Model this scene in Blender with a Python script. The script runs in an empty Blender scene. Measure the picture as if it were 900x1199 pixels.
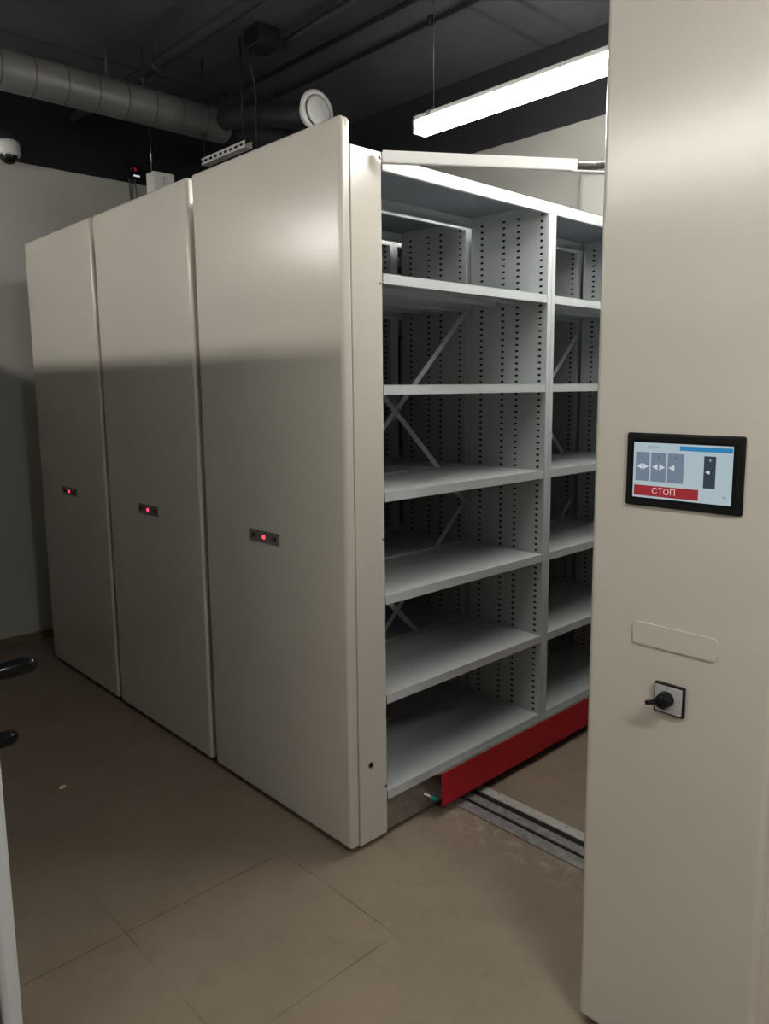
import bpy, bmesh, math, random
from mathutils import Vector, Matrix
random.seed(4)
PI = math.pi
scn = bpy.context.scene
col = scn.collection

# ------------------------------------------------------------------ materials
def mat(name, base=(.5, .5, .5), rough=.5, metal=0, emit=None, estr=0, spec=.5):
    m = bpy.data.materials.new(name); m.use_nodes = True
    nt = m.node_tree; b = nt.nodes['Principled BSDF']
    b.inputs['Base Color'].default_value = (*base, 1)
    b.inputs['Roughness'].default_value = rough
    b.inputs['Metallic'].default_value = metal
    b.inputs['Specular IOR Level'].default_value = spec
    if emit:
        b.inputs['Emission Color'].default_value = (*emit, 1)
        b.inputs['Emission Strength'].default_value = estr
    return m

class N:                                   # tiny node builder
    def __init__(s, m):
        s.nt = m.node_tree; s.b = s.nt.nodes['Principled BSDF']
    def add(s, t, **kw):
        n = s.nt.nodes.new(t)
        for k, v in kw.items(): setattr(n, k, v)
        return n
    def link(s, a, b): s.nt.links.new(a, b)
    def put(s, sock, v):
        if hasattr(v, 'links') or isinstance(v, bpy.types.NodeSocket): s.link(v, sock)
        else: sock.default_value = v
    def math(s, op, a, b=0.0, c=None, clamp=False):
        n = s.add('ShaderNodeMath', operation=op); n.use_clamp = clamp
        s.put(n.inputs[0], a); s.put(n.inputs[1], b)
        if c is not None: s.put(n.inputs[2], c)
        return n.outputs[0]
    def noise(s, scale, detail=3, rough=.5, vec=None):
        n = s.add('ShaderNodeTexNoise'); n.inputs['Scale'].default_value = scale
        n.inputs['Detail'].default_value = detail; n.inputs['Roughness'].default_value = rough
        s.link(vec if vec else s.coord(), n.inputs['Vector'])
        return n.outputs['Fac']
    def coord(s):
        if not hasattr(s, 'tc'): s.tc = s.add('ShaderNodeTexCoord')
        return s.tc.outputs['Object']
    def xyz(s):
        n = s.add('ShaderNodeSeparateXYZ'); s.link(s.coord(), n.inputs[0]); return n.outputs
    def ramp(s, fac, lo, hi):
        n = s.add('ShaderNodeMapRange'); s.put(n.inputs[0], fac)
        n.inputs[1].default_value = lo; n.inputs[2].default_value = hi
        return n.outputs[0]
    def mix(s, fac, a, b):
        n = s.add('ShaderNodeMix', data_type='RGBA')
        s.put(n.inputs[0], fac)
        for i, v in ((6, a), (7, b)):
            if isinstance(v, tuple): n.inputs[i].default_value = (*v, 1)
            else: s.link(v, n.inputs[i])
        return n.outputs[2]
    def bump(s, h, strength, dist):
        n = s.add('ShaderNodeBump'); n.inputs['Strength'].default_value = strength
        n.inputs['Distance'].default_value = dist; s.link(h, n.inputs['Height'])
        s.link(n.outputs[0], s.b.inputs['Normal'])

def coat(name, base, rough=.36, dirt=.03, peel=.0003, pscale=420):
    m = mat(name, base, rough); n = N(m)
    f = n.ramp(n.noise(2.2, 4), .3, .7)
    n.link(n.mix(f, tuple(c*(1-dirt) for c in base), tuple(min(1, c*(1+dirt)) for c in base)), n.b.inputs['Base Color'])
    n.bump(n.noise(pscale, 2), .35, peel)
    return m

M = {}
M['cream'] = coat('cream_powder_coat', (.575, .548, .488), .21)
M['cream_far'] = M['cream']
M['white'] = coat('white_powder_coat', (.70, .735, .75), .35)
M['grey'] = coat('light_grey_shelf_coat', (.515, .54, .55), .36)
M['under'] = coat('shaded_grey_underside', (.235, .262, .29), .4)  # shelf grey darkened, shade under the top cover put into the colour
M['red'] = coat('red_enamel', (.56, .004, .018), .42)
M['black'] = mat('black_plastic', (.010, .010, .011), .4, spec=.25)
M['gloss_black'] = mat('glossy_black_plastic', (.008, .008, .009), .2, spec=.3)
M['screw'] = mat('screw_metal', (.3, .3, .3), .35, 1)
M['dark'] = mat('recess_shade', (.01, .01, .01), .8)  # near-black colour painted in for the shade inside hollows and openings
M['led_dim'] = mat('dim_red_led', (.1, 0, 0), .4, emit=(.7, .02, .07), estr=.5)
M['plate'] = coat('grey_plate_metal', (.17, .165, .15), .5)
M['led'] = mat('red_led', (.2, 0, 0), .4, emit=(1, .06, .10), estr=2.2)
M['pvc'] = coat('white_plastic', (.66, .65, .62), .4)
M['teal'] = mat('teal_plastic', (.0, .30, .27), .4)
M['lens'] = mat('dark_dome_plastic', (.012, .012, .012), .06)
M['switch_face'] = mat('brushed_switch_face', (.56, .57, .58), .4, .3)
M['ui_bg'] = mat('screen_background', (.02, .02, .02), .25, emit=(.53, .64, .70), estr=.70)
M['ui_blue'] = mat('screen_blue', (.01, .01, .01), .25, emit=(.03, .26, .52), estr=.8)
M['ui_tile'] = mat('screen_grey_tile', (.01, .01, .01), .25, emit=(.19, .24, .31), estr=.85)
M['ui_dark'] = mat('screen_dark_tile', (.01, .01, .01), .25, emit=(.035, .055, .075), estr=.9)
M['ui_red'] = mat('screen_red', (.01, .01, .01), .25, emit=(.33, .025, .035), estr=.85)
M['ui_white'] = mat('screen_white', (.01, .01, .01), .25, emit=(.62, .68, .72), estr=.85)
M['ui_pink'] = mat('screen_lettering', (.01, .01, .01), .25, emit=(.75, .55, .55), estr=.9)
M['ui_text'] = mat('screen_faint_text', (.01, .01, .01), .25, emit=(.26, .33, .30), estr=.8)
M['wire'] = mat('steel_wire', (.45, .45, .46), .35, 1)
M['bright_white'] = coat('bright_white_coat', (.88, .88, .86), .35)
M['lampglow_front'] = mat('lamp_diffuser_bright', (.8, .8, .8), .5, emit=(1.0, .975, .92), estr=105)
M['lampglow_left'] = mat('lamp_diffuser_soft', (.8, .8, .8), .5, emit=(1.0, .975, .92), estr=58)
M['lampglow'] = mat('lamp_diffuser', (.8, .8, .8), .5, emit=(1.0, .975, .92), estr=76)
M['pipe'] = mat('dark_painted_pipe', (.06, .06, .066), .4)
M['blackpaint'] = mat('black_paint', (.016, .015, .018), .6)
M['crumb'] = mat('pale_crumb', (.75, .66, .45), .8)
M['conduit'] = mat('dark_corrugated_plastic', (.07, .065, .055), .4)

def galv(name, lo, hi, rough, metal=.85):
    m = mat(name, lo, rough, metal); n = N(m)
    f = n.ramp(n.noise(35, 4, .7), .3, .7)
    n.link(n.mix(f, lo, hi), n.b.inputs['Base Color'])
    n.link(n.math('ADD', n.math('MULTIPLY', f, .15), rough-.05), n.b.inputs['Roughness'])
    return m
M['galv'] = galv('galvanised_steel', (.33, .32, .29), (.46, .45, .41), .5)
M['rail'] = galv('worn_rail_steel', (.24, .235, .22), (.46, .455, .44), .45, .45)
M['alu'] = galv('aluminium_flange', (.5, .5, .47), (.64, .64, .61), .5, .3)

def duct_mat():
    m = mat('grey_painted_duct', (.16, .155, .15), .45, .1); n = N(m)
    f = n.ramp(n.noise(6, 4), .3, .7)
    n.link(n.mix(f, (.14, .135, .13), (.20, .193, .185)), n.b.inputs['Base Color'])
    return m
M['duct'] = duct_mat()

def floor_mat():
    m = mat('brown_floor_tiles', (.2, .16, .12), .5); n = N(m); x, y, z = n.xyz()
    def joint(c, off, per, w):
        f = n.math('FRACT', n.math('DIVIDE', n.math('SUBTRACT', c, off), per))
        d = n.math('MULTIPLY', n.math('MINIMUM', f, n.math('SUBTRACT', 1, f)), per)
        return n.math('SUBTRACT', 1, n.ramp(d, w*.45, w))
    wob = n.math('MULTIPLY', n.math('SUBTRACT', n.noise(3, 2), .5), .006)
    jx = joint(n.math('ADD', x, wob), -.717, .566, .0045)
    jy = joint(n.math('ADD', y, wob), .190, .563, .0045)
    jy = n.math('MULTIPLY', jy, n.math('SUBTRACT', 1, n.ramp(x, -.20, -.13)))
    j = n.math('MAXIMUM', jx, jy)
    j = n.math('MULTIPLY', j, n.math('SUBTRACT', 1, n.math('MULTIPLY', n.ramp(y, .12, .40), .8)))
    j = n.math('MULTIPLY', j, n.math('SUBTRACT', 1, n.math('MULTIPLY', n.ramp(x, -.12, .25), .8)))
    j = n.math('MULTIPLY', j, n.ramp(n.noise(2.3, 3), .36, .60))
    f = n.ramp(n.noise(1.6, 6, .62), .25, .75)
    base = n.mix(f, (.250, .197, .150), (.322, .260, .203))
    base = n.mix(n.math('MULTIPLY', n.ramp(n.noise(9, 6, .75), .50, .78), .5), base, (.17, .135, .10))
    # plaster crumbs rubbed into the floor along the rail
    mk = n.math('MULTIPLY', n.math('SUBTRACT', 1, n.ramp(n.math('ABSOLUTE', n.math('SUBTRACT', x, .47)), .0, .16)), n.ramp(n.noise(19, 6, .75), .48, .62))
    mk = n.math('MULTIPLY', mk, .7)
    base = n.mix(mk, base, (.47, .41, .32))
    base = n.mix(n.math('MULTIPLY', n.ramp(n.noise(42, 2), .735, .78), .35), base, (.40, .35, .28))
    base = n.mix(n.math('MULTIPLY', j, .5), base, (.075, .057, .042))
    n.link(base, n.b.inputs['Base Color'])
    n.link(n.math('ADD', n.math('MULTIPLY', n.noise(5, 4), .22), .36), n.b.inputs['Roughness'])
    h = n.math('SUBTRACT', n.math('MULTIPLY', n.noise(60, 4), .25), n.math('MULTIPLY', j, 1.0))
    n.bump(h, .5, .0012)
    return m
M['floor'] = floor_mat()

def wall_mat(name, pa, pb):
    m = mat(name, (.5, .5, .45), .75); n = N(m); x, y, z = n.xyz()
    f = n.ramp(n.noise(1.7, 4), .3, .7)
    pale = n.mix(f, pa, pb)
    edge = n.math('ADD', z, n.math('MULTIPLY', n.math('SUBTRACT', n.noise(9, 2), .5), .006))
    n.link(n.mix(n.ramp(edge, 2.948, 2.952), pale, (.014, .013, .016)), n.b.inputs['Base Color'])
    n.bump(n.noise(90, 3), .25, .001)
    return m
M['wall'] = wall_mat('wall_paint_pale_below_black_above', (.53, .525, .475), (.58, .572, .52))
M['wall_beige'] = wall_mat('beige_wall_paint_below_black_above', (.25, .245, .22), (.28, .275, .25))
M['casing'] = coat('beige_plastic', (.25, .245, .232), .5)

def ceil_mat():
    m = mat('dark_painted_concrete', (.05, .05, .055), .75); n = N(m); x, y, z = n.xyz()
    f = n.ramp(n.noise(2.5, 6, .65), .3, .7)
    base = n.mix(f, (.066, .062, .072), (.100, .095, .106))
    d = None
    for yy in (2.45, .72, .52, -1.0, -2.6):
        k = n.math('SUBTRACT', 1, n.ramp(n.math('ABSOLUTE', n.math('SUBTRACT', y, yy)), .006, .028))
        d = k if d is None else n.math('MAXIMUM', d, k)
    d = n.math('MULTIPLY', d, n.ramp(n.noise(5, 3), .3, .55))
    n.link(n.mix(n.math('MULTIPLY', d, .6), base, (.016, .015, .018)), n.b.inputs['Base Color'])
    n.bump(n.noise(14, 5), .4, .004)
    return m
M['ceil'] = ceil_mat()

def wood_mat():
    m = mat('brown_baseboard', (.22, .17, .1), .5); n = N(m)
    f = n.ramp(n.noise(7, 4), .3, .7)
    n.link(n.mix(f, (.20, .16, .10), (.27, .22, .145)), n.b.inputs['Base Color'])
    return m
M['base'] = wood_mat()

# ------------------------------------------------------------------ mesh helpers
class MB:
    def __init__(s): s.v = []; s.f = []; s.mi = []; s.sm = []
    def quad(s, a, b, c, d, mi=0):
        i = len(s.v); s.v += [a, b, c, d]; s.f.append((i, i+1, i+2, i+3)); s.mi.append(mi); s.sm.append(False)
        return s
    def poly(s, pts, mi=0):
        i = len(s.v); s.v += [tuple(p) for p in pts]; s.f.append(tuple(range(i, i+len(pts)))); s.mi.append(mi); s.sm.append(False)
        return s
    def box(s, lo, hi, mi=0):
        x0, y0, z0 = lo; x1, y1, z1 = hi; i = len(s.v)
        s.v += [(x0,y0,z0),(x1,y0,z0),(x1,y1,z0),(x0,y1,z0),(x0,y0,z1),(x1,y0,z1),(x1,y1,z1),(x0,y1,z1)]
        for f in ((0,3,2,1),(4,5,6,7),(0,1,5,4),(1,2,6,5),(2,3,7,6),(3,0,4,7)):
            s.f.append(tuple(i+k for k in f)); s.mi.append(mi); s.sm.append(False)
        return s
    def bm(s, b, mi=0):
        b.verts.index_update(); i = len(s.v)
        s.v += [tuple(v.co) for v in b.verts]
        for f in b.faces:
            s.f.append(tuple(i+v.index for v in f.verts)); s.mi.append(mi); s.sm.append(f.smooth)
        b.free(); return s
    def rbox(s, lo, hi, r, seg=3, mi=0, axes=None):
        b = bmesh.new(); bmesh.ops.create_cube(b, size=1)
        c = [(a+d)/2 for a, d in zip(lo, hi)]; e = [d-a for a, d in zip(lo, hi)]
        for v in b.verts: v.co = Vector([c[k]+v.co[k]*e[k] for k in range(3)])
        es = list(b.edges)
        if axes is not None:
            es = [ed for ed in b.edges if any(abs((ed.verts[0].co-ed.verts[1].co)[a]) > 1e-6 for a in axes)]
        n0 = set(b.faces)
        res = bmesh.ops.bevel(b, geom=es, offset=r, segments=seg, profile=.5, affect='EDGES')
        for f in res['faces']: f.smooth = True
        return s.bm(b, mi)
    def tube(s, pts, r, seg=12, mi=0, caps=True):
        pts = [Vector(p) for p in pts]; i = len(s.v); n = len(pts); prev = None
        rs = r if isinstance(r, (list, tuple)) else [r]*n
        for k, p in enumerate(pts):
            t = (pts[min(k+1, n-1)] - pts[max(k-1, 0)]).normalized()
            if prev is None:
                u = t.orthogonal().normalized()
            else:
                u = (prev - t*prev.dot(t)).normalized()
            prev = u; w = t.cross(u)
            for a in range(seg):
                an = 2*PI*a/seg; s.v.append(tuple(p + (u*math.cos(an)+w*math.sin(an))*rs[k]))
        for k in range(n-1):
            for a in range(seg):
                b = (a+1) % seg
                s.f.append((i+k*seg+a, i+k*seg+b, i+(k+1)*seg+b, i+(k+1)*seg+a)); s.mi.append(mi); s.sm.append(True)
        if caps:
            s.f.append(tuple(i+a for a in reversed(range(seg)))); s.mi.append(mi); s.sm.append(False)
            s.f.append(tuple(i+(n-1)*seg+a for a in range(seg))); s.mi.append(mi); s.sm.append(False)
        return s
    def lathe(s, prof, axis_o, axis_d, seg=32, mi=0):
        """prof: list of (radius, height along axis)"""
        o = Vector(axis_o); d = Vector(axis_d).normalized(); u = d.orthogonal().normalized(); w = d.cross(u)
        i = len(s.v)
        for r, h in prof:
            for a in range(seg):
                an = 2*PI*a/seg; s.v.append(tuple(o + d*h + (u*math.cos(an)+w*math.sin(an))*max(r, 1e-5)))
        for k in range(len(prof)-1):
            for a in range(seg):
                b = (a+1) % seg
                s.f.append((i+k*seg+a, i+k*seg+b, i+(k+1)*seg+b, i+(k+1)*seg+a)); s.mi.append(mi); s.sm.append(True)
        return s
    def build(s, name, mats, parent=None, loc=(0, 0, 0)):
        me = bpy.data.meshes.new(name); me.from_pydata(s.v, [], s.f)
        if not isinstance(mats, (list, tuple)): mats = [mats]
        for m in mats: me.materials.append(M[m] if isinstance(m, str) else m)
        me.polygons.foreach_set('material_index', s.mi); me.polygons.foreach_set('use_smooth', s.sm)
        me.update()
        o = bpy.data.objects.new(name, me); col.objects.link(o); o.location = loc
        if parent: o.parent = parent
        return o

def inst(o, parent, loc, rz=0):
    c = o.copy(); col.objects.link(c); c.parent = parent; c.location = loc; c.rotation_euler = (0, 0, rz); return c
def empty(name, loc=(0, 0, 0), rz=0):
    o = bpy.data.objects.new(name, None); col.objects.link(o); o.location = loc; o.rotation_euler = (0, 0, rz)
    o.empty_display_size = .1; return o
def tag(o, label, cat, group=None, kind=None):
    o['label'] = label; o['category'] = cat
    if group: o['group'] = group
    if kind: o['kind'] = kind
    return o
def struct(o): o['kind'] = 'structure'; return o
def copy_tree(o, parent=None):
    c = o.copy(); col.objects.link(c)
    if parent: c.parent = parent
    for ch in list(o.children): copy_tree(ch, c)
    return c
def text_mesh(name, body, size, m, parent, loc, rot, align='CENTER'):
    cu = bpy.data.curves.new(name, 'FONT'); cu.body = body; cu.size = size
    cu.align_x = align; cu.align_y = 'CENTER'; cu.resolution_u = 3
    t = bpy.data.objects.new(name+'_tmp', cu); col.objects.link(t)
    bpy.context.view_layer.update()
    me = bpy.data.meshes.new_from_object(t.evaluated_get(bpy.context.evaluated_depsgraph_get()))
    bpy.data.objects.remove(t); me.materials.clear(); me.materials.append(M[m])
    o = bpy.data.objects.new(name, me); col.objects.link(o); o.parent = parent; o.location = loc; o.rotation_euler = rot
    return o

# ------------------------------------------------------------------ room
XR, YB, XL, YF, CZ = 2.07, 3.16, -5.2, -6.0, 3.38
T = .1
struct(MB().box((XL-T, YF-T, -.1), (XR+T, YB+T, 0)).build('floor', 'floor'))
struct(MB().box((XL-T, YF-T, CZ), (XR+T, YB+T, CZ+.1)).build('ceiling', 'ceil'))
struct(MB().box((XL-T, YB, 0), (XR+T, YB+T, CZ)).build('wall_back', 'wall'))
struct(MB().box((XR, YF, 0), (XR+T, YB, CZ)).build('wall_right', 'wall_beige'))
struct(MB().box((XL-T, YF, 0), (XL, YB, CZ)).build('wall_left', 'wall'))
struct(MB().box((XL-T, YF-T, 0), (XR+T, YF, CZ)).build('wall_front', 'wall'))
struct(MB().rbox((XL, YB-.014, 0), (XR, YB, .055), .004, 2).build('baseboard_back', 'base'))
struct(MB().rbox((XR-.014, YF, 0), (XR, YB-.014, .055), .004, 2).build('baseboard_right', 'base'))

# floor rails
for i, (rx, lab) in enumerate(((.50, 'steel guide rail in the floor running under the red kick plate'),
                               (1.62, 'second steel guide rail in the floor, near the right wall'))):
    r = empty('floor_rail', (rx, 0, 0)); tag(r, lab, 'rail', 'floor guide rails')
    y0, y1 = -3.6, 3.1
    MB().box((.052, y0, .0), (.062, y1, .004)).box((.110, y0, .0), (.140, y1, .003)).box((.062, y0, 0), (.110, y1, .001)).build('rail_groove', 'dark', r)
    MB().rbox((.066, y0, .001), (.106, y1, .010), .003, 2).build('rail_head', 'rail', r)
    MB().rbox((.0, y0, 0), (.052, y1, .006), .002, 2).build('rail_strip', 'rail', r)
    fl = MB().rbox((.140, y0, 0), (.185, y1, .008), .002, 2).build('rail_flange', 'alu', r)
    for k in range(11):
        yy = -2.28+k*.31
        if k == 0: s0 = MB().lathe([(0, .0095), (.0035, .0095), (.0045, .008)], (0, 0, 0), (0, 0, 1), 8).build('screw', 'screw', fl, (.172, yy, 0))
        else: inst(s0, fl, (.172, yy, 0))

# ------------------------------------------------------------------ mobile shelving
LEV = [.174, .530, .887, 1.243, 1.600, 1.956]
TOPZ = 2.315
X0, X1, X2, X3 = .176, 1.088, 1.138, 1.98     # bay 1 from X0 to X1, upright X1..X2, bay 2 X2..X3
HD = .402                                     # half depth
def shelf_mesh(L, lip, name, ribs=True):
    g = .0015; b = MB(); t = .0015
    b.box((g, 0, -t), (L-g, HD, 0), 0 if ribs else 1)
    b.rbox((g, 0, -lip), (L-g, .002, 0.0003), .0008, 2)                # front lip
    b.box((g, .002, -lip), (L-g, .014, -lip+.0015))                    # return
    b.box((g, HD-.002, -lip), (L-g, HD, 0)); b.box((g, HD-.014, -lip), (L-g, HD-.002, -lip+.0015))
    b.box((g, .002, -.022), (g+.0015, HD-.002, -t)); b.box((L-g-.0015, .002, -.022), (L-g, HD-.002, -t))
    for yy in (.13, .265) if ribs else ():                             # stiffening channels underneath
        b.box((.012, yy-.014, -.026), (L-.012, yy+.014, -t))
    return b
COLS = (.034, .150, .225, .342)
def upright_mesh(w):
    b = MB(); z0, z1 = .142, 2.312
    ys = [0.0]
    for c in COLS: ys += [c-.0075, c+.0075]
    ys.append(HD)
    zs = [z0]; k = 0; z = .185
    while z < z1-.03:
        zs += [z, z+.0085]; z += .0254
    zs.append(z1)
    for x, flip in ((0, 1), (w, 0)):
        i = len(b.v)
        for zz in zs:
            for yy in ys: b.v.append((x, yy, zz))
        ny = len(ys)
        for a in range(len(zs)-1):
            for c in range(ny-1):
                if a % 2 == 1 and c % 2 == 1: continue                 # a slot
                q = (i+a*ny+c, i+a*ny+c+1, i+(a+1)*ny+c+1, i+(a+1)*ny+c)
                b.f.append(q if not flip else q[::-1]); b.mi.append(0); b.sm.append(False)
    b.rbox((0, -.001, z0), (w, .001, z1), .0008, 1); b.box((0, HD-.001, z0), (w, HD+.001, z1))
    b.box((0, 0, z1), (w, HD, z1+.001))
    b.box((.003, .004, z0+.004), (w-.003, HD-.004, z1-.004), 1)           # solid near-black core, painted-in shade behind the slots
    # rolled vertical edge ridge on the face of the post
    b.box((w*.48, -.0025, z0), (w*.52, -.001, z1))
    return b
def brace(L, zc, hh, half):
    b = MB(); wd = .011
    for s_ in (1, -1):
        p0 = Vector((X0-.004, 0, zc-s_*hh)); p1 = Vector((X0+L+.004, 0, zc+s_*hh)); d = (p1-p0).normalized(); n = Vector((-d.z, 0, d.x))
        y0 = -.002+s_*.002; y1 = y0+.003
        pts = [p0+n*wd, p0-n*wd, p1-n*wd, p1+n*wd]
        A = [(p.x, y0, p.z) for p in pts]; B = [(p.x, y1, p.z) for p in pts]
        b.poly(A[::-1]); b.poly(B)
        for k in range(4): b.quad(A[k], A[(k+1) % 4], B[(k+1) % 4], B[k])
    b.lathe([(0, .010), (.007, .010), (.009, .004), (.009, 0)], (X0+L/2, -.002, zc), (0, -1, 0), 10)
    return b

def panel_parts(root, W, zb=.022, H=2.4):
    MB().rbox((0, -.003, zb), (.043, W, H), .013, 5).build('end_panel', 'cream', root)

def mobile_unit():
    root = empty('mobile_shelving')
    W = .873; D = .835
    panel_parts(root, W)
    # box-shaped housing behind the end panel
    hs = MB().rbox((.0445, .002, .016), (.1755, D, 2.326), .003, 2).build('panel_housing', 'cream', root)
    kh = MB().lathe([(0, .0012), (.0085, .0012), (.0085, 0)], (.098, .002, .300), (0, -1, 0), 20).build('key_hole', 'dark', hs)
    MB().lathe([(.0085, .002), (.0105, .002), (.0115, .0)], (.098, .002, .300), (0, -1, 0), 20).build('key_hole_rim', 'screw', hs)
    for zz in (2.308, 1.925, 1.085, .195):
        MB().lathe([(0, .004), (.004, .0035), (.0055, .0)], (0, 0, 0), (0, -1, 0), 10).build('screw', 'screw', hs, (.169, .002, zz))
    # indicator plate
    p = MB().rbox((-.004, .364, 1.033), (.001, .550, 1.076), .0018, 2).build('indicator_plate', 'plate', root)
    MB().lathe([(.0001, .004), (.0065, .0035), (.0085, .0)], (-.004, .457, 1.0545), (-1, 0, 0), 16).build('indicator_light', 'led', p)
    for y in (.385, .525):
        MB().rbox((-.0062, y-.005, 1.046), (-.003, y+.005, 1.063), .001, 1).build('plate_button', 'black', p)
    for y in (.404, .508):
        MB().rbox((-.0055, y-.003, 1.049), (-.003, y+.003, 1.060), .0008, 1).build('plate_button', 'black', p)
    s1 = s2 = None
    for half, y0 in ((0, 0.0), (1, .433)):
        for z in LEV:
            if s1 is None:
                s1 = shelf_mesh(X1-X0, .033, 's').build('shelf', 'grey', root, (X0, y0, z))
                s2 = shelf_mesh(X3-X2, .033, 's').build('shelf', 'grey', root, (X2, y0, z))
            else:
                inst(s1, root, (X0, y0, z)); inst(s2, root, (X2, y0, z))
        if half == 0:
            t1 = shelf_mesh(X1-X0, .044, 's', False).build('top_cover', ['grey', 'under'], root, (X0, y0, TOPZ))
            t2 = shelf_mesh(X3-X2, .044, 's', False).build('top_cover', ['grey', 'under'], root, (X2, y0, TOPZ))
            u = upright_mesh(X2-X1).build('upright', ['grey', 'dark'], root, (X1, y0, 0))
            inst(u, root, (X3, y0, 0))
        else:
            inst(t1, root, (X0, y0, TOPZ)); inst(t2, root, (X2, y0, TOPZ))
            inst(u, root, (X1, y0, 0)); inst(u, root, (X3, y0, 0))
    for zc in (1.492, .650):
        a = brace(X1-X0, zc, .445, 0).build('cross_brace', 'grey', root, (0, .418, 0))
        inst(a, root, (X2-X0, .418, 0))
    base = MB().box((X0, .010, .020), (X3+.05, D-.010, .128)).box((X0, .004, .128), (X3+.05, D-.004, .1405)).build('base_frame', 'galv', root)
    for zz in (.075, .105):
        MB().lathe([(0, .003), (.003, .003), (.004, 0)], (0, 0, 0), (0, -1, 0), 8).build('screw', 'screw', base, (.262, .010, zz))
    MB().tube([(.372, .010, .083), (.384, -.015, .074)], .0055, 10).build('sensor_stem', 'pvc', base)
    MB().tube([(.384, -.015, .074), (.393, -.036, .067)], .0075, 12).build('sensor_cap', 'teal', base)
    k = MB()
    ky = -.052
    k.rbox((.405, ky, .040), (X3+.04, ky+.003, .172), .001, 1)
    k.poly([(.405, ky, .172), (X3+.04, ky, .172), (X3+.04, .009, .1395), (.405, .009, .1395)], 1)
    k.poly([(.405, ky+.003, .168), (.405, .009, .1355), (X3+.04, .009, .1355), (X3+.04, ky+.003, .168)])
    for xx in (.55, 1.1, 1.6, 1.95): k.box((xx, ky+.003, .06), (xx+.02, .010, .066))
    k.build('kick_plate', ['red', 'galv'], root)
    return root

u3 = mobile_unit()
tag(u3, 'cream mobile shelving nearest of the left three, open grey shelves above red kick plate', 'shelving', 'motorised mobile shelving')
for k, lab in ((1, 'cream mobile shelving in the middle of the left three, only tall end panel seen'),
               (2, 'cream mobile shelving farthest of the three, end panel closest to the back wall')):
    c = copy_tree(u3); c.location = (0, .915*k, 0); tag(c, lab, 'shelving', 'motorised mobile shelving')

# the control unit on the right, single depth, shelves facing the open aisle
u4 = empty('mobile_shelving', (-.034, -1.323, 0))
tag(u4, 'cream mobile shelving at right edge carrying touch screen and black rotary switch', 'shelving', 'motorised mobile shelving')
W4 = .411
panel_parts(u4, W4)
MB().rbox((.0445, .003, .016), (.1755, W4-.005, 2.326), .003, 2).build('panel_housing', 'cream', u4)
shelves = [o for o in u3.children if o.name.startswith('shelf')]
def again(src, x, z): return inst(src, u4, (x, .406, z), PI)
src = {'shelf': sorted([o for o in u3.children if o.name.split('.')[0] == 'shelf'], key=lambda o: o.location.x),
       'top': sorted([o for o in u3.children if o.name.split('.')[0] == 'top_cover'], key=lambda o: o.location.x),
       'up': [o for o in u3.children if o.name.split('.')[0] == 'upright']}
for z in LEV:
    again(src['shelf'][0], X1, z); again(src['shelf'][-1], X3, z)
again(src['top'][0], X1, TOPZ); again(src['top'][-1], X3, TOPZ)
again(src['up'][0], X2, 0); again(src['up'][0], X3+.05, 0)
MB().box((X0, 0, .142), (X3+.05, .003, 2.31)).build('back_sheet', 'grey', u4)
MB().box((X0, .004, .020), (X3+.05, .400, .128)).box((X0, .002, .128), (X3+.05, .404, .1405)).build('base_frame', 'galv', u4)
MB().rbox((.405, .459, .040), (X3+.04, .462, .172), .001, 1).poly([(.405, .459, .170), (.405, .398, .139), (X3+.04, .398, .139), (X3+.04, .459, .170)]).box((.55, .39, .06), (.57, .459, .066)).box((1.6, .39, .06), (1.62, .459, .066)).build('kick_plate', 'red', u4)

# touch screen: local frame, y grows to the LEFT of the picture
ys = lambda wy: wy+1.323
cp = MB().rbox((-.007, ys(-1.2465), 1.3335), (.002, ys(-.9965), 1.4905), .0045, 3).build('control_panel', 'black', u4)
ya, yb, za, zb = ys(-1.0145), ys(-1.2255), 1.3525, 1.4705       # left, right, bottom, top
MB().rbox((-.0076, yb-.006, za-.005), (-.0069, ya+.006, zb+.006), .0003, 1).build('screen_border', 'gloss_black', cp)
def S(u, v): return (ya+(yb-ya)*u, zb+(za-zb)*v)
def ui(b, u0, v0, u1, v1, x, mi=0):
    a, c = S(u0, v0), S(u1, v1)
    b.quad((x, a[0], a[1]), (x, a[0], c[1]), (x, c[0], c[1]), (x, c[0], a[1]), mi)
def tri(b, uc, vc, du, dv, left, x, mi=1):
    s_ = -1 if left else 1
    P = [S(uc+s_*du, vc), S(uc-s_*du, vc-dv), S(uc-s_*du, vc+dv)]
    if not left: P = [P[0], P[2], P[1]]
    b.poly([(x, *p) for p in P], mi)
b = MB(); ui(b, 0, 0, 1, 1, -.0079); ui(b, .485, .035, .995, .115, -.0082, 1)
b.build('display', ['ui_bg', 'ui_blue'], cp)
tiles = ((.025, .175, 'LR'), (.190, .350, 'LR'), (.365, .530, 'L'))
for (a, c, ar) in tiles:
    b = MB(); ui(b, a, .175, c, .695, -.0082)
    tri(b, a+.042, .43, .030, .055, True, -.0085)
    if ar == 'LR': tri(b, c-.040, .43, .030, .055, False, -.0085)
    b.build('shelf_tile', ['ui_tile', 'ui_white'], cp)
b = MB(); ui(b, .728, .185, .842, .735, -.0082); tri(b, .762, .46, .022, .035, True, -.0085)
ui(b, .772, .445, .788, .475, -.0085, 1)
b.build('shelf_tile', ['ui_dark', 'ui_white'], cp)
b = MB(); ui(b, .015, .775, .685, .965, -.0082); b.build('stop_button', 'ui_red', cp)
b = MB()
for q in range(3): ui(b, .915+.008*q, .855+.015*q, .955, .865+.015*q, -.0082)
b.build('screen_icon', 'ui_text', cp)
RT = (PI/2, 0, -PI/2)                                             # text facing -X
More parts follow.
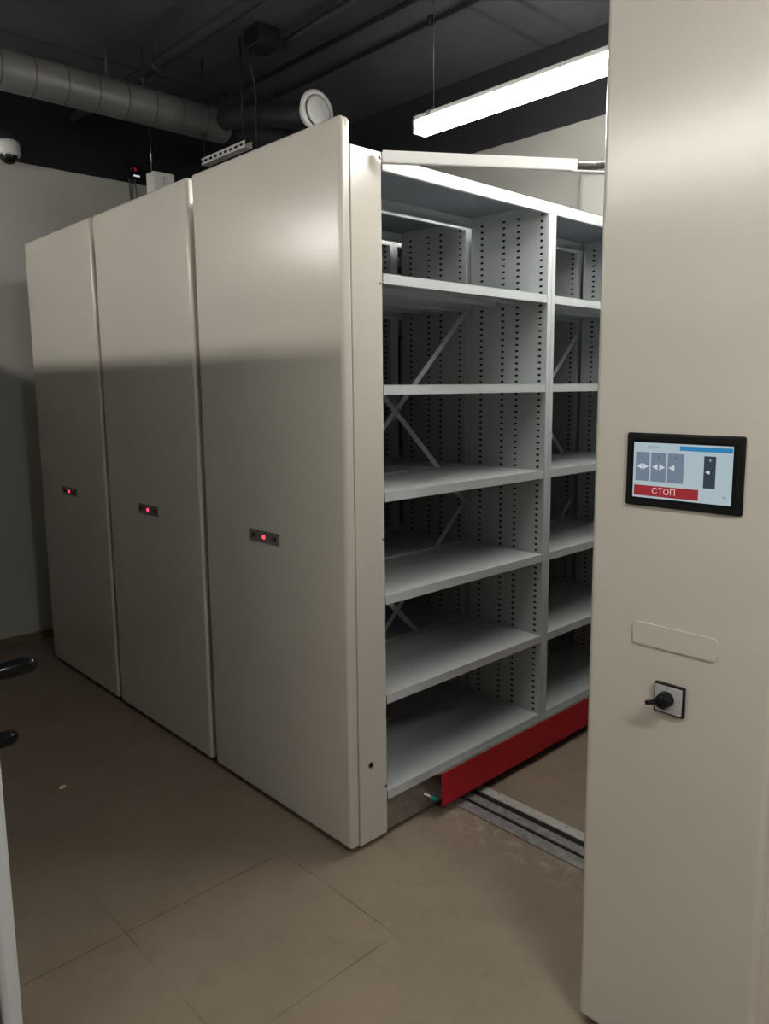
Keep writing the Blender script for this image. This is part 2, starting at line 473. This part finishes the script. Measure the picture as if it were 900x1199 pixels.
def label_text(name, body, u, v, size, m):
    p = S(u, v); text_mesh(name, body, size, m, cp, (-.0088, p[0], p[1]), RT)
label_text('lettering', 'СТОП', .335, .87, .0185, 'ui_pink')
label_text('lettering', 'Архив', .215, .075, .0085, 'ui_text')
for u, n, m in ((.10, '1', 'ui_dark'), (.27, '2', 'ui_dark'), (.447, '3', 'ui_dark'), (.787, '4', 'ui_white')):
    label_text('lettering', n, u, .255, .0085, m)

# blank label plate
MB().rbox((-.004, ys(-1.2125), 1.0255), (.001, ys(-1.0255), 1.0745), .010, 4, axes=(0,)).build('blank_plate', 'cream', u4)
# rotary switch
sw = MB().rbox((-.010, ys(-1.1505), .885), (.001, ys(-1.0835), .952), .002, 2).build('rotary_switch', 'black', u4)
MB().rbox((-.0112, ys(-1.1475), .8885), (-.0095, ys(-1.0865), .9485), .0006, 1).build('switch_face', 'switch_face', sw)
cy, cz = ys(-1.113), .9195
MB().lathe([(.0001, .026), (.013, .026), (.0155, .023), (.0170, .004), (.0175, 0)], (-.011, cy, cz), (-1, 0, 0), 28).build('switch_knob', 'black', sw)
dl = Vector((-.010, .030, -.013))
a0 = Vector((-.031, cy+.006, cz-.002)); a1 = Vector((-.036, cy+.034, cz-.0105))
MB().tube([a0, a0.lerp(a1, .5), a1], [.0055, .0052, .0048], 10).build('switch_lever', 'black', sw)
text_mesh('switch_mark', '0', .0085, 'plate', sw, (-.0115, cy-.001, .943), RT)
text_mesh('switch_mark', '1', .0085, 'plate', sw, (-.0115, ys(-1.1425), .921), RT)

# ------------------------------------------------------------------ hand-cranked shelving on the left edge
def crank_unit(W):
    r = empty('cranked_shelving'); H = 2.22
    MB().rbox((-.040, 0, .02), (0, W, H), .012, 4).build('end_panel', 'white', r)
    b = MB(); D = 1.9
    b.box((-D, .02, .03), (-.041, W-.02, .14)); b.build('base_frame', 'galv', r)
    for yy in (.02,):
        MB().box((-D, W/2-.004, .14), (-.041, W/2+.004, H-.03)).build('partition', 'grey', r)
    for xx in (-.075, -.98, -D):
        MB().box((xx, .02, .14), (xx+.03, W-.02, H-.03)).build('upright', 'grey', r)
    for k in range(7):
        z = .16+k*.335
        for (xa, xb) in ((-.95, -.075), (-D+.03, -.98)):
            MB().box((xa+.001, .02, z-.03), (xb-.001, W/2-.0045, z)).box((xa+.001, W/2+.0045, z-.03), (xb-.001, W-.02, z)).build('shelf', 'grey', r)
    hub = (.0, .36, .87)
    h = MB().lathe([(.05, 0), (.05, .012), (.03, .02), (.022, .07), (.0001, .074)], hub, (1, 0, 0), 24).build('handwheel', 'gloss_black', r)
    for yy, zz in ((.184, .936), (.383, .681), (.513, .993)):
        MB().tube([(.055, hub[1], hub[2]), (.052, hub[1]+(yy-hub[1])*.6, hub[2]+(zz-hub[2])*.6), (.05, yy, zz)], .008, 12).build('arm', 'wire', h)
        pts = []; rs = []
        for t in range(15):
            f = t/14; pts.append((.045+.105*f, yy, zz))
            rs.append(.020*math.sqrt(max(.02, 1-(2*max(f-.80, 0)/.4)**2))*(.88+.22*math.sin(PI*min(1, f*.95+.05))) if f > .8 else .020*(.88+.22*math.sin(PI*(f*.95+.05))))
        MB().tube(pts, rs, 20).build('grip', 'gloss_black', h)
    return r
cw = crank_unit(.80); cw.location = (-1.10, -.14, 0)
tag(cw, 'white hand-cranked shelving at left edge, black wheel grips reaching past its corner', 'shelving', 'hand-cranked shelving')
for k, lab in ((1, 'white hand-cranked shelving directly behind the one at the left edge'),
               (2, 'white hand-cranked shelving third from the front in the left row'),
               (3, 'white hand-cranked shelving at the back wall end of the left row')):
    c = copy_tree(cw); c.location = (-1.10, -.14+.812*k, 0); tag(c, lab, 'shelving', 'hand-cranked shelving')

# ------------------------------------------------------------------ lamps
def lamp():
    r = empty('linear_lamp'); L = 1.5        # origin at bottom centre of its far end, runs to -Y
    h = MB().rbox((-.036, -L, .052), (.036, 0, .072), .003, 2).build('housing', 'pvc', r)
    MB().rbox((-.0375, -L+.012, 0), (.0375, -.012, .052), .008, 3, axes=(1,)).build('diffuser', 'lampglow', r)
    for y0 in (-.0125, -L-.0005):
        MB().rbox((-.0385, y0, -.001), (.0385, y0+.013, .056), .003, 2).build('end_cap', 'pvc', r)
    for y in (-.09, -L+.09):
        MB().rbox((-.039, y-.012, .050), (.039, y+.012, .075), .002, 1).build('clip', 'wire', r)
        w = MB().tube([(0, y, .10), (0, y, CZ-2.68)], .0012, 6)
        w.tube([(-.02, y, .074), (0, y, .10)], .001, 6).tube([(.02, y, .074), (0, y, .10)], .001, 6)
        w.build('suspension_wire', 'wire', r)
    return r
l1 = lamp(); l1.location = (.975, .61, 2.68)
tag(l1, 'lit white linear lamp hanging on thin wires above the open shelves', 'lamp', 'hanging linear lamps')
for (x, y, lab) in ((-2.2, 3.1, 'lit linear lamp over the left row, next to the back wall'),
                    (-2.2, .55, 'lit linear lamp over the front end of the left row'),
                    (-.9, -1.95, 'lit linear lamp hanging behind the photographer'),
                    (.975, -.93, 'lit linear lamp in line with the visible one, hidden above the right shelving')):
    c = copy_tree(l1); c.location = (x, y, 2.68); tag(c, lab, 'lamp', 'hanging linear lamps')
    if x != .975:
        for ch in c.children:
            if ch.name.startswith('diffuser'):
                ch.data = ch.data.copy(); ch.data.materials[0] = M['lampglow_front' if x == -.9 else 'lampglow_left']

# ------------------------------------------------------------------ ceiling services
d = empty('ventilation_duct', (.4, 2.2, 3.10)); tag(d, 'dark grey round ventilation duct with seams crossing below the ceiling', 'duct')
b = MB()
xe = .60
b.tube([(-4.3, 0, 0), (xe-.012, 0, 0), (xe-.003, 0, 0), (xe, 0, 0)], [.092, .092, .089, .083], 40)
x = xe-.155
while x > -4.2:
    b.tube([(x-.004, 0, 0), (x-.002, 0, 0), (x+.002, 0, 0), (x+.004, 0, 0)], [.0905, .0945, .0945, .0905], 40, 1, caps=False); x -= .155
b.build('duct_body', ['duct', 'pipe'], d)
MB().tube([(xe, 0, 0), (1.66, 0, 0)], .082, 32).build('duct_extension', 'blackpaint', d)
for xx in (-1.6, -.1, .1):
    MB().tube([(xx+.0, 0, .09), (xx, 0, CZ-3.10)], .007, 8).box((xx-.02, -.02, .085), (xx+.02, .02, .10)).build('hanger', 'pipe', d)

# branch duct with a round valve
v = empty('air_valve', (.882, 1.2, 2.908)); tag(v, 'round white ceiling air valve peeking over the nearest end panel', 'air valve')
MB().lathe([(.066, .050), (.073, .0), (.078, -.012), (.090, -.014), (.098, -.006), (.098, .004), (.066, .008)], (0, 0, 0), (0, 1, 0), 48).build('valve_ring', 'pvc', v)
MB().lathe([(.0001, -.022), (.055, -.020), (.066, -.016), (.069, -.008), (.050, -.004), (.0001, -.004)], (0, 0, 0), (0, 1, 0), 40).build('valve_disc', 'pvc', v)
MB().lathe([(.067, 0.02), (.0001, .02)], (0, 0, 0), (0, 1, 0), 32).build('valve_throat', 'dark', v)
MB().tube([(0, .021, 0), (0, .18, .02), (.01, .45, .10), (.02, .72, .16), (.02, .835, .172)], .058, 24).build('branch_duct', 'blackpaint', v)

def pipe(x, z, r, lab, m='pipe', clamps=()):
    o = empty('ceiling_pipe', (x, 0, z)); tag(o, lab, 'pipe')
    MB().tube([(0, YF+.05, 0), (0, YB-.02, 0)], r, 16).build('tube', m, o)
    for y in clamps:
        MB().box((-.008, y-.012, r*.9), (.008, y+.012, CZ-z)).tube([(0, y-.012, 0), (0, y+.012, 0)], r+.004, 16).build('clamp', m, o)
pipe(.508, 3.27, .030, 'thickest dark pipe under the ceiling, passing over the round duct', clamps=(2.05, .3, -1.5))
pipe(1.137, 3.345, .013, 'thin dark pipe on the ceiling between junction box and the air valve', 'blackpaint', (2.4, .6, -1))
pipe(1.362, 3.35, .011, 'thinnest dark pipe on the ceiling, nearest the right wall', 'blackpaint', (2.2, .9, -.8))

j = empty('junction_box', (.84, 1.55, 3.30)); tag(j, 'black angular junction box on the ceiling with hanging cable and conduit', 'junction box')
MB().rbox((-.075, -.05, -.02), (.055, .075, .078), .006, 2).build('box_body', 'blackpaint', j)
MB().poly([(-.075, -.055, -.02), (.10, -.055, -.03), (.10, -.055, .03), (-.075, -.055, .05)]).poly([(-.075, -.052, -.02), (-.075, -.052, .05), (.10, -.052, .03), (.10, -.052, -.03)]).build('box_flap', 'blackpaint', j)
MB().tube([(.09, .0, .02), (.085, -.3, .03), (.077, -1.0, .035), (.075, -5.4, .035)], .017, 12).build('conduit', 'pipe', j)
cb = [(-.065, .05, -.02), (-.062, .05, -.06), (-.055, .05, -.10), (-.038, .05, -.165), (-.03, .05, -.25), (-.032, .05, -.34), (-.035, .05, -.50)]
MB().tube(cb, .006, 8).build('cable', 'blackpaint', j)

t = empty('cable_tray', (.80, 1.70, 2.84)); tag(t, 'pale slotted metal channel hanging on rods below the duct', 'cable tray')
b = MB(); L = .44; n = 9; h = .036
b.box((0, 0, 0), (.045, L, .0015)); b.box((0, 0, h-.010), (.002, L, h)); b.box((0, 0, 0), (.002, L, .012)); b.box((.043, 0, 0), (.045, L, h))
for k in range(n): b.box((0, k*L/(n-.4), .012), (.002, k*L/(n-.4)+.020, h-.010))
b.build('channel', 'pvc', t)
MB().tube([(.012, .03, .001), (.012, .03, CZ-2.84)], .005, 8).build('threaded_rod', 'blackpaint', t)
MB().tube([(.022, .425, .001), (.022, .455, .178)], .004, 8).build('strap', 'blackpaint', t)
rd = MB().tube([(.80, 2.092, 3.17), (.80, 2.092, CZ)], .006, 8).build('threaded_rod', 'blackpaint'); tag(rd, 'short dark threaded rod between the round duct and ceiling', 'rod')

# box hanging on a wire below the duct
w = empty('hanging_box', (.575, 2.2, 2.70)); tag(w, 'white box with a round mark hanging on a wire over the middle shelving', 'box')
MB().rbox((-.062, -.045, -.055), (.062, .045, .065), .004, 2).build('box_body', 'pvc', w)
e = MB().lathe([(.020, 0), (.020, .002), (.017, .002), (.017, 0)], (-.002, -.045, .022), (0, -1, 0), 24).rbox((-.005, -.0475, .008), (.001, -.0445, .036), .001, 1)
e.build('round_mark', 'wire', w)
MB().tube([(-.050, 0, .06), (-.050, 0, .305)], .0022, 6).build('suspension_wire', 'wire', w)

# small display on the back wall
g = empty('digital_display', (.885, YB+.003, 3.02)); tag(g, 'small black box with red lit digits on the back wall above the shelving', 'display')
MB().rbox((-.055, -.035, -.050), (.055, .0, .045), .004, 2).build('display_body', 'black', g)
text_mesh('digit', '8', .034, 'led_dim', g, (.002, -.0365, .014), (PI/2, 0, 0))
MB().rbox((-.030, -.037, .010), (-.022, -.035, .018), .001, 1).build('digit', 'led_dim', g)
MB().rbox((-.012, -.037, -.032), (.032, -.035, -.020), .001, 1).build('label_strip', 'ui_white', g)
for xx, sway in ((-.035, .012), (-.010, -.01), (.005, .02)):
    MB().tube([(xx, -.018, -.048), (xx+sway*.4, -.012, -.12), (xx+sway, -.012, -.24), (xx, -.012, -.42)], .0045, 8).build('cable', 'plate', g)

# security camera on the back wall
c = empty('security_camera', (.080, YB+.003, 2.99)); tag(c, 'white dome security camera mounted high on the back wall', 'camera')
MB().lathe([(.0001, .052), (.050, .050), (.062, .040), (.067, .015), (.067, -.020), (.061, -.036), (.048, -.036)], (0, -.085, 0), (0, 0, 1), 36).build('camera_body', 'pvc', c)
MB().lathe([(.049, -.034), (.046, -.052), (.037, -.068), (.022, -.079), (.0001, -.083)], (0, -.085, 0), (0, 0, 1), 32).build('camera_dome', 'lens', c)
MB().rbox((-.035, -.10, .050), (.035, 0, .085), .004, 2).rbox((-.045, -.012, .02), (.045, 0, .13), .003, 2).build('camera_bracket', 'blackpaint', c)

# scissor cable arm from the nearest shelving top to the control unit
a = empty('hose_carrier', (.155, -.024, 2.283)); tag(a, 'bright white cable arm with dark hose bridging the tops of the open shelving', 'cable arm')
p0 = Vector((0, 0, 0)); p1 = Vector((.535, -.352, 0)); dr = (p1-p0).normalized(); nn = Vector((-dr.y, dr.x, 0))
def bar(p, q, wdt, z0, z1):
    bb = bmesh.new(); bmesh.ops.create_cube(bb, size=1)
    L = (q-p).length; dd = (q-p).normalized(); ns = Vector((-dd.y, dd.x, 0))
    for vv in bb.verts:
        co = vv.co.copy(); vv.co = p + dd*((co.x+.5)*L) + ns*(co.y*wdt) + Vector((0, 0, z0+(co.z+.5)*(z1-z0)))
    bmesh.ops.bevel(bb, geom=list(bb.edges), offset=.002, segments=2, affect='EDGES')
    return bb
MB().bm(bar(p0, p1, .024, 0.0, .036)).build('arm_link', 'bright_white', a)
hz = .016
q = [p1 + dr*.001 + Vector((0, 0, hz)), p1 + dr*.06 + Vector((0, 0, hz+.003)), p1 + dr*.16 + Vector((.0, -.02, hz+.01)), Vector((.74, -.62, hz+.02)), Vector((.70, -.78, hz+.04)), Vector((.64, -.90, hz+.050)), Vector((.58, -.98, hz+.047))]
Q = []
for k in range(len(q)-1):
    for f in range(14): Q.append(q[k].lerp(q[k+1], f/14))
Q.append(q[-1])
MB().tube(Q, [.0145 if k % 2 else .0118 for k in range(len(Q))], 14).build('hose', 'conduit', a)
MB().bm(bar(p1-dr*.02, p1+dr*.12, .03, -.0035, .0015)).build('arm_strip', 'bright_white', a)

# pale rounded unit on the right wall
k = empty('wall_unit', (XR, .02, 2.49)); tag(k, 'pale rounded box high on the right wall, half hidden behind the right shelving', 'wall box')
MB().rbox((-.13, -.40, -.13), (0, .42, .185), .05, 5).build('casing', 'casing', k)
MB().rbox((-.134, -.34, -.10), (-.125, .30, -.07), .002, 1).build('outlet', 'plate', k)

# crumb on the floor
b = bmesh.new(); bmesh.ops.create_icosphere(b, subdivisions=2, radius=.014)
for vv in b.verts: vv.co = Vector((vv.co.x*1.1, vv.co.y*.8, max(-.0045, vv.co.z*.5))) * (1+random.uniform(-.15, .15))
cr = MB().bm(b).build('crumb', 'crumb', None, (-.536, 1.162, .005)); tag(cr, 'small pale crumb lying on the brown floor tiles', 'crumb')

# ------------------------------------------------------------------ world, view, camera
wd = bpy.data.worlds.new('world'); scn.world = wd; wd.use_nodes = True
wd.node_tree.nodes['Background'].inputs[0].default_value = (.5, .5, .5, 1)
wd.node_tree.nodes['Background'].inputs[1].default_value = .0
scn.view_settings.view_transform = 'Standard'; scn.view_settings.look = 'None'
scn.view_settings.exposure = 0.10; scn.view_settings.gamma = 0.90
scn.cycles.use_denoising = True
scn.cycles.max_bounces = 12; scn.cycles.diffuse_bounces = 6
scn.cycles.sample_clamp_indirect = 15

cd = bpy.data.cameras.new('camera'); cam = bpy.data.objects.new('camera', cd); col.objects.link(cam)
cd.sensor_fit = 'HORIZONTAL'; cd.sensor_width = 36; cd.lens = 890.15/900*36
cd.shift_x = (450-452.06)/900; cd.shift_y = -(599.5-582.29)/900
cd.clip_start = .02
ay, ap, ar = .8129, -.1431, -.0094
f = Vector((math.cos(ap)*math.cos(ay), math.cos(ap)*math.sin(ay), math.sin(ap)))
rt = Vector((math.sin(ay), -math.cos(ay), 0)); up = rt.cross(f)
r2 = math.cos(ar)*rt + math.sin(ar)*up; u2 = -math.sin(ar)*rt + math.cos(ar)*up
m = Matrix(((r2.x, u2.x, -f.x, -1.555), (r2.y, u2.y, -f.y, -1.835), (r2.z, u2.z, -f.z, 1.5908), (0, 0, 0, 1)))
cam.matrix_world = m
scn.camera = cam
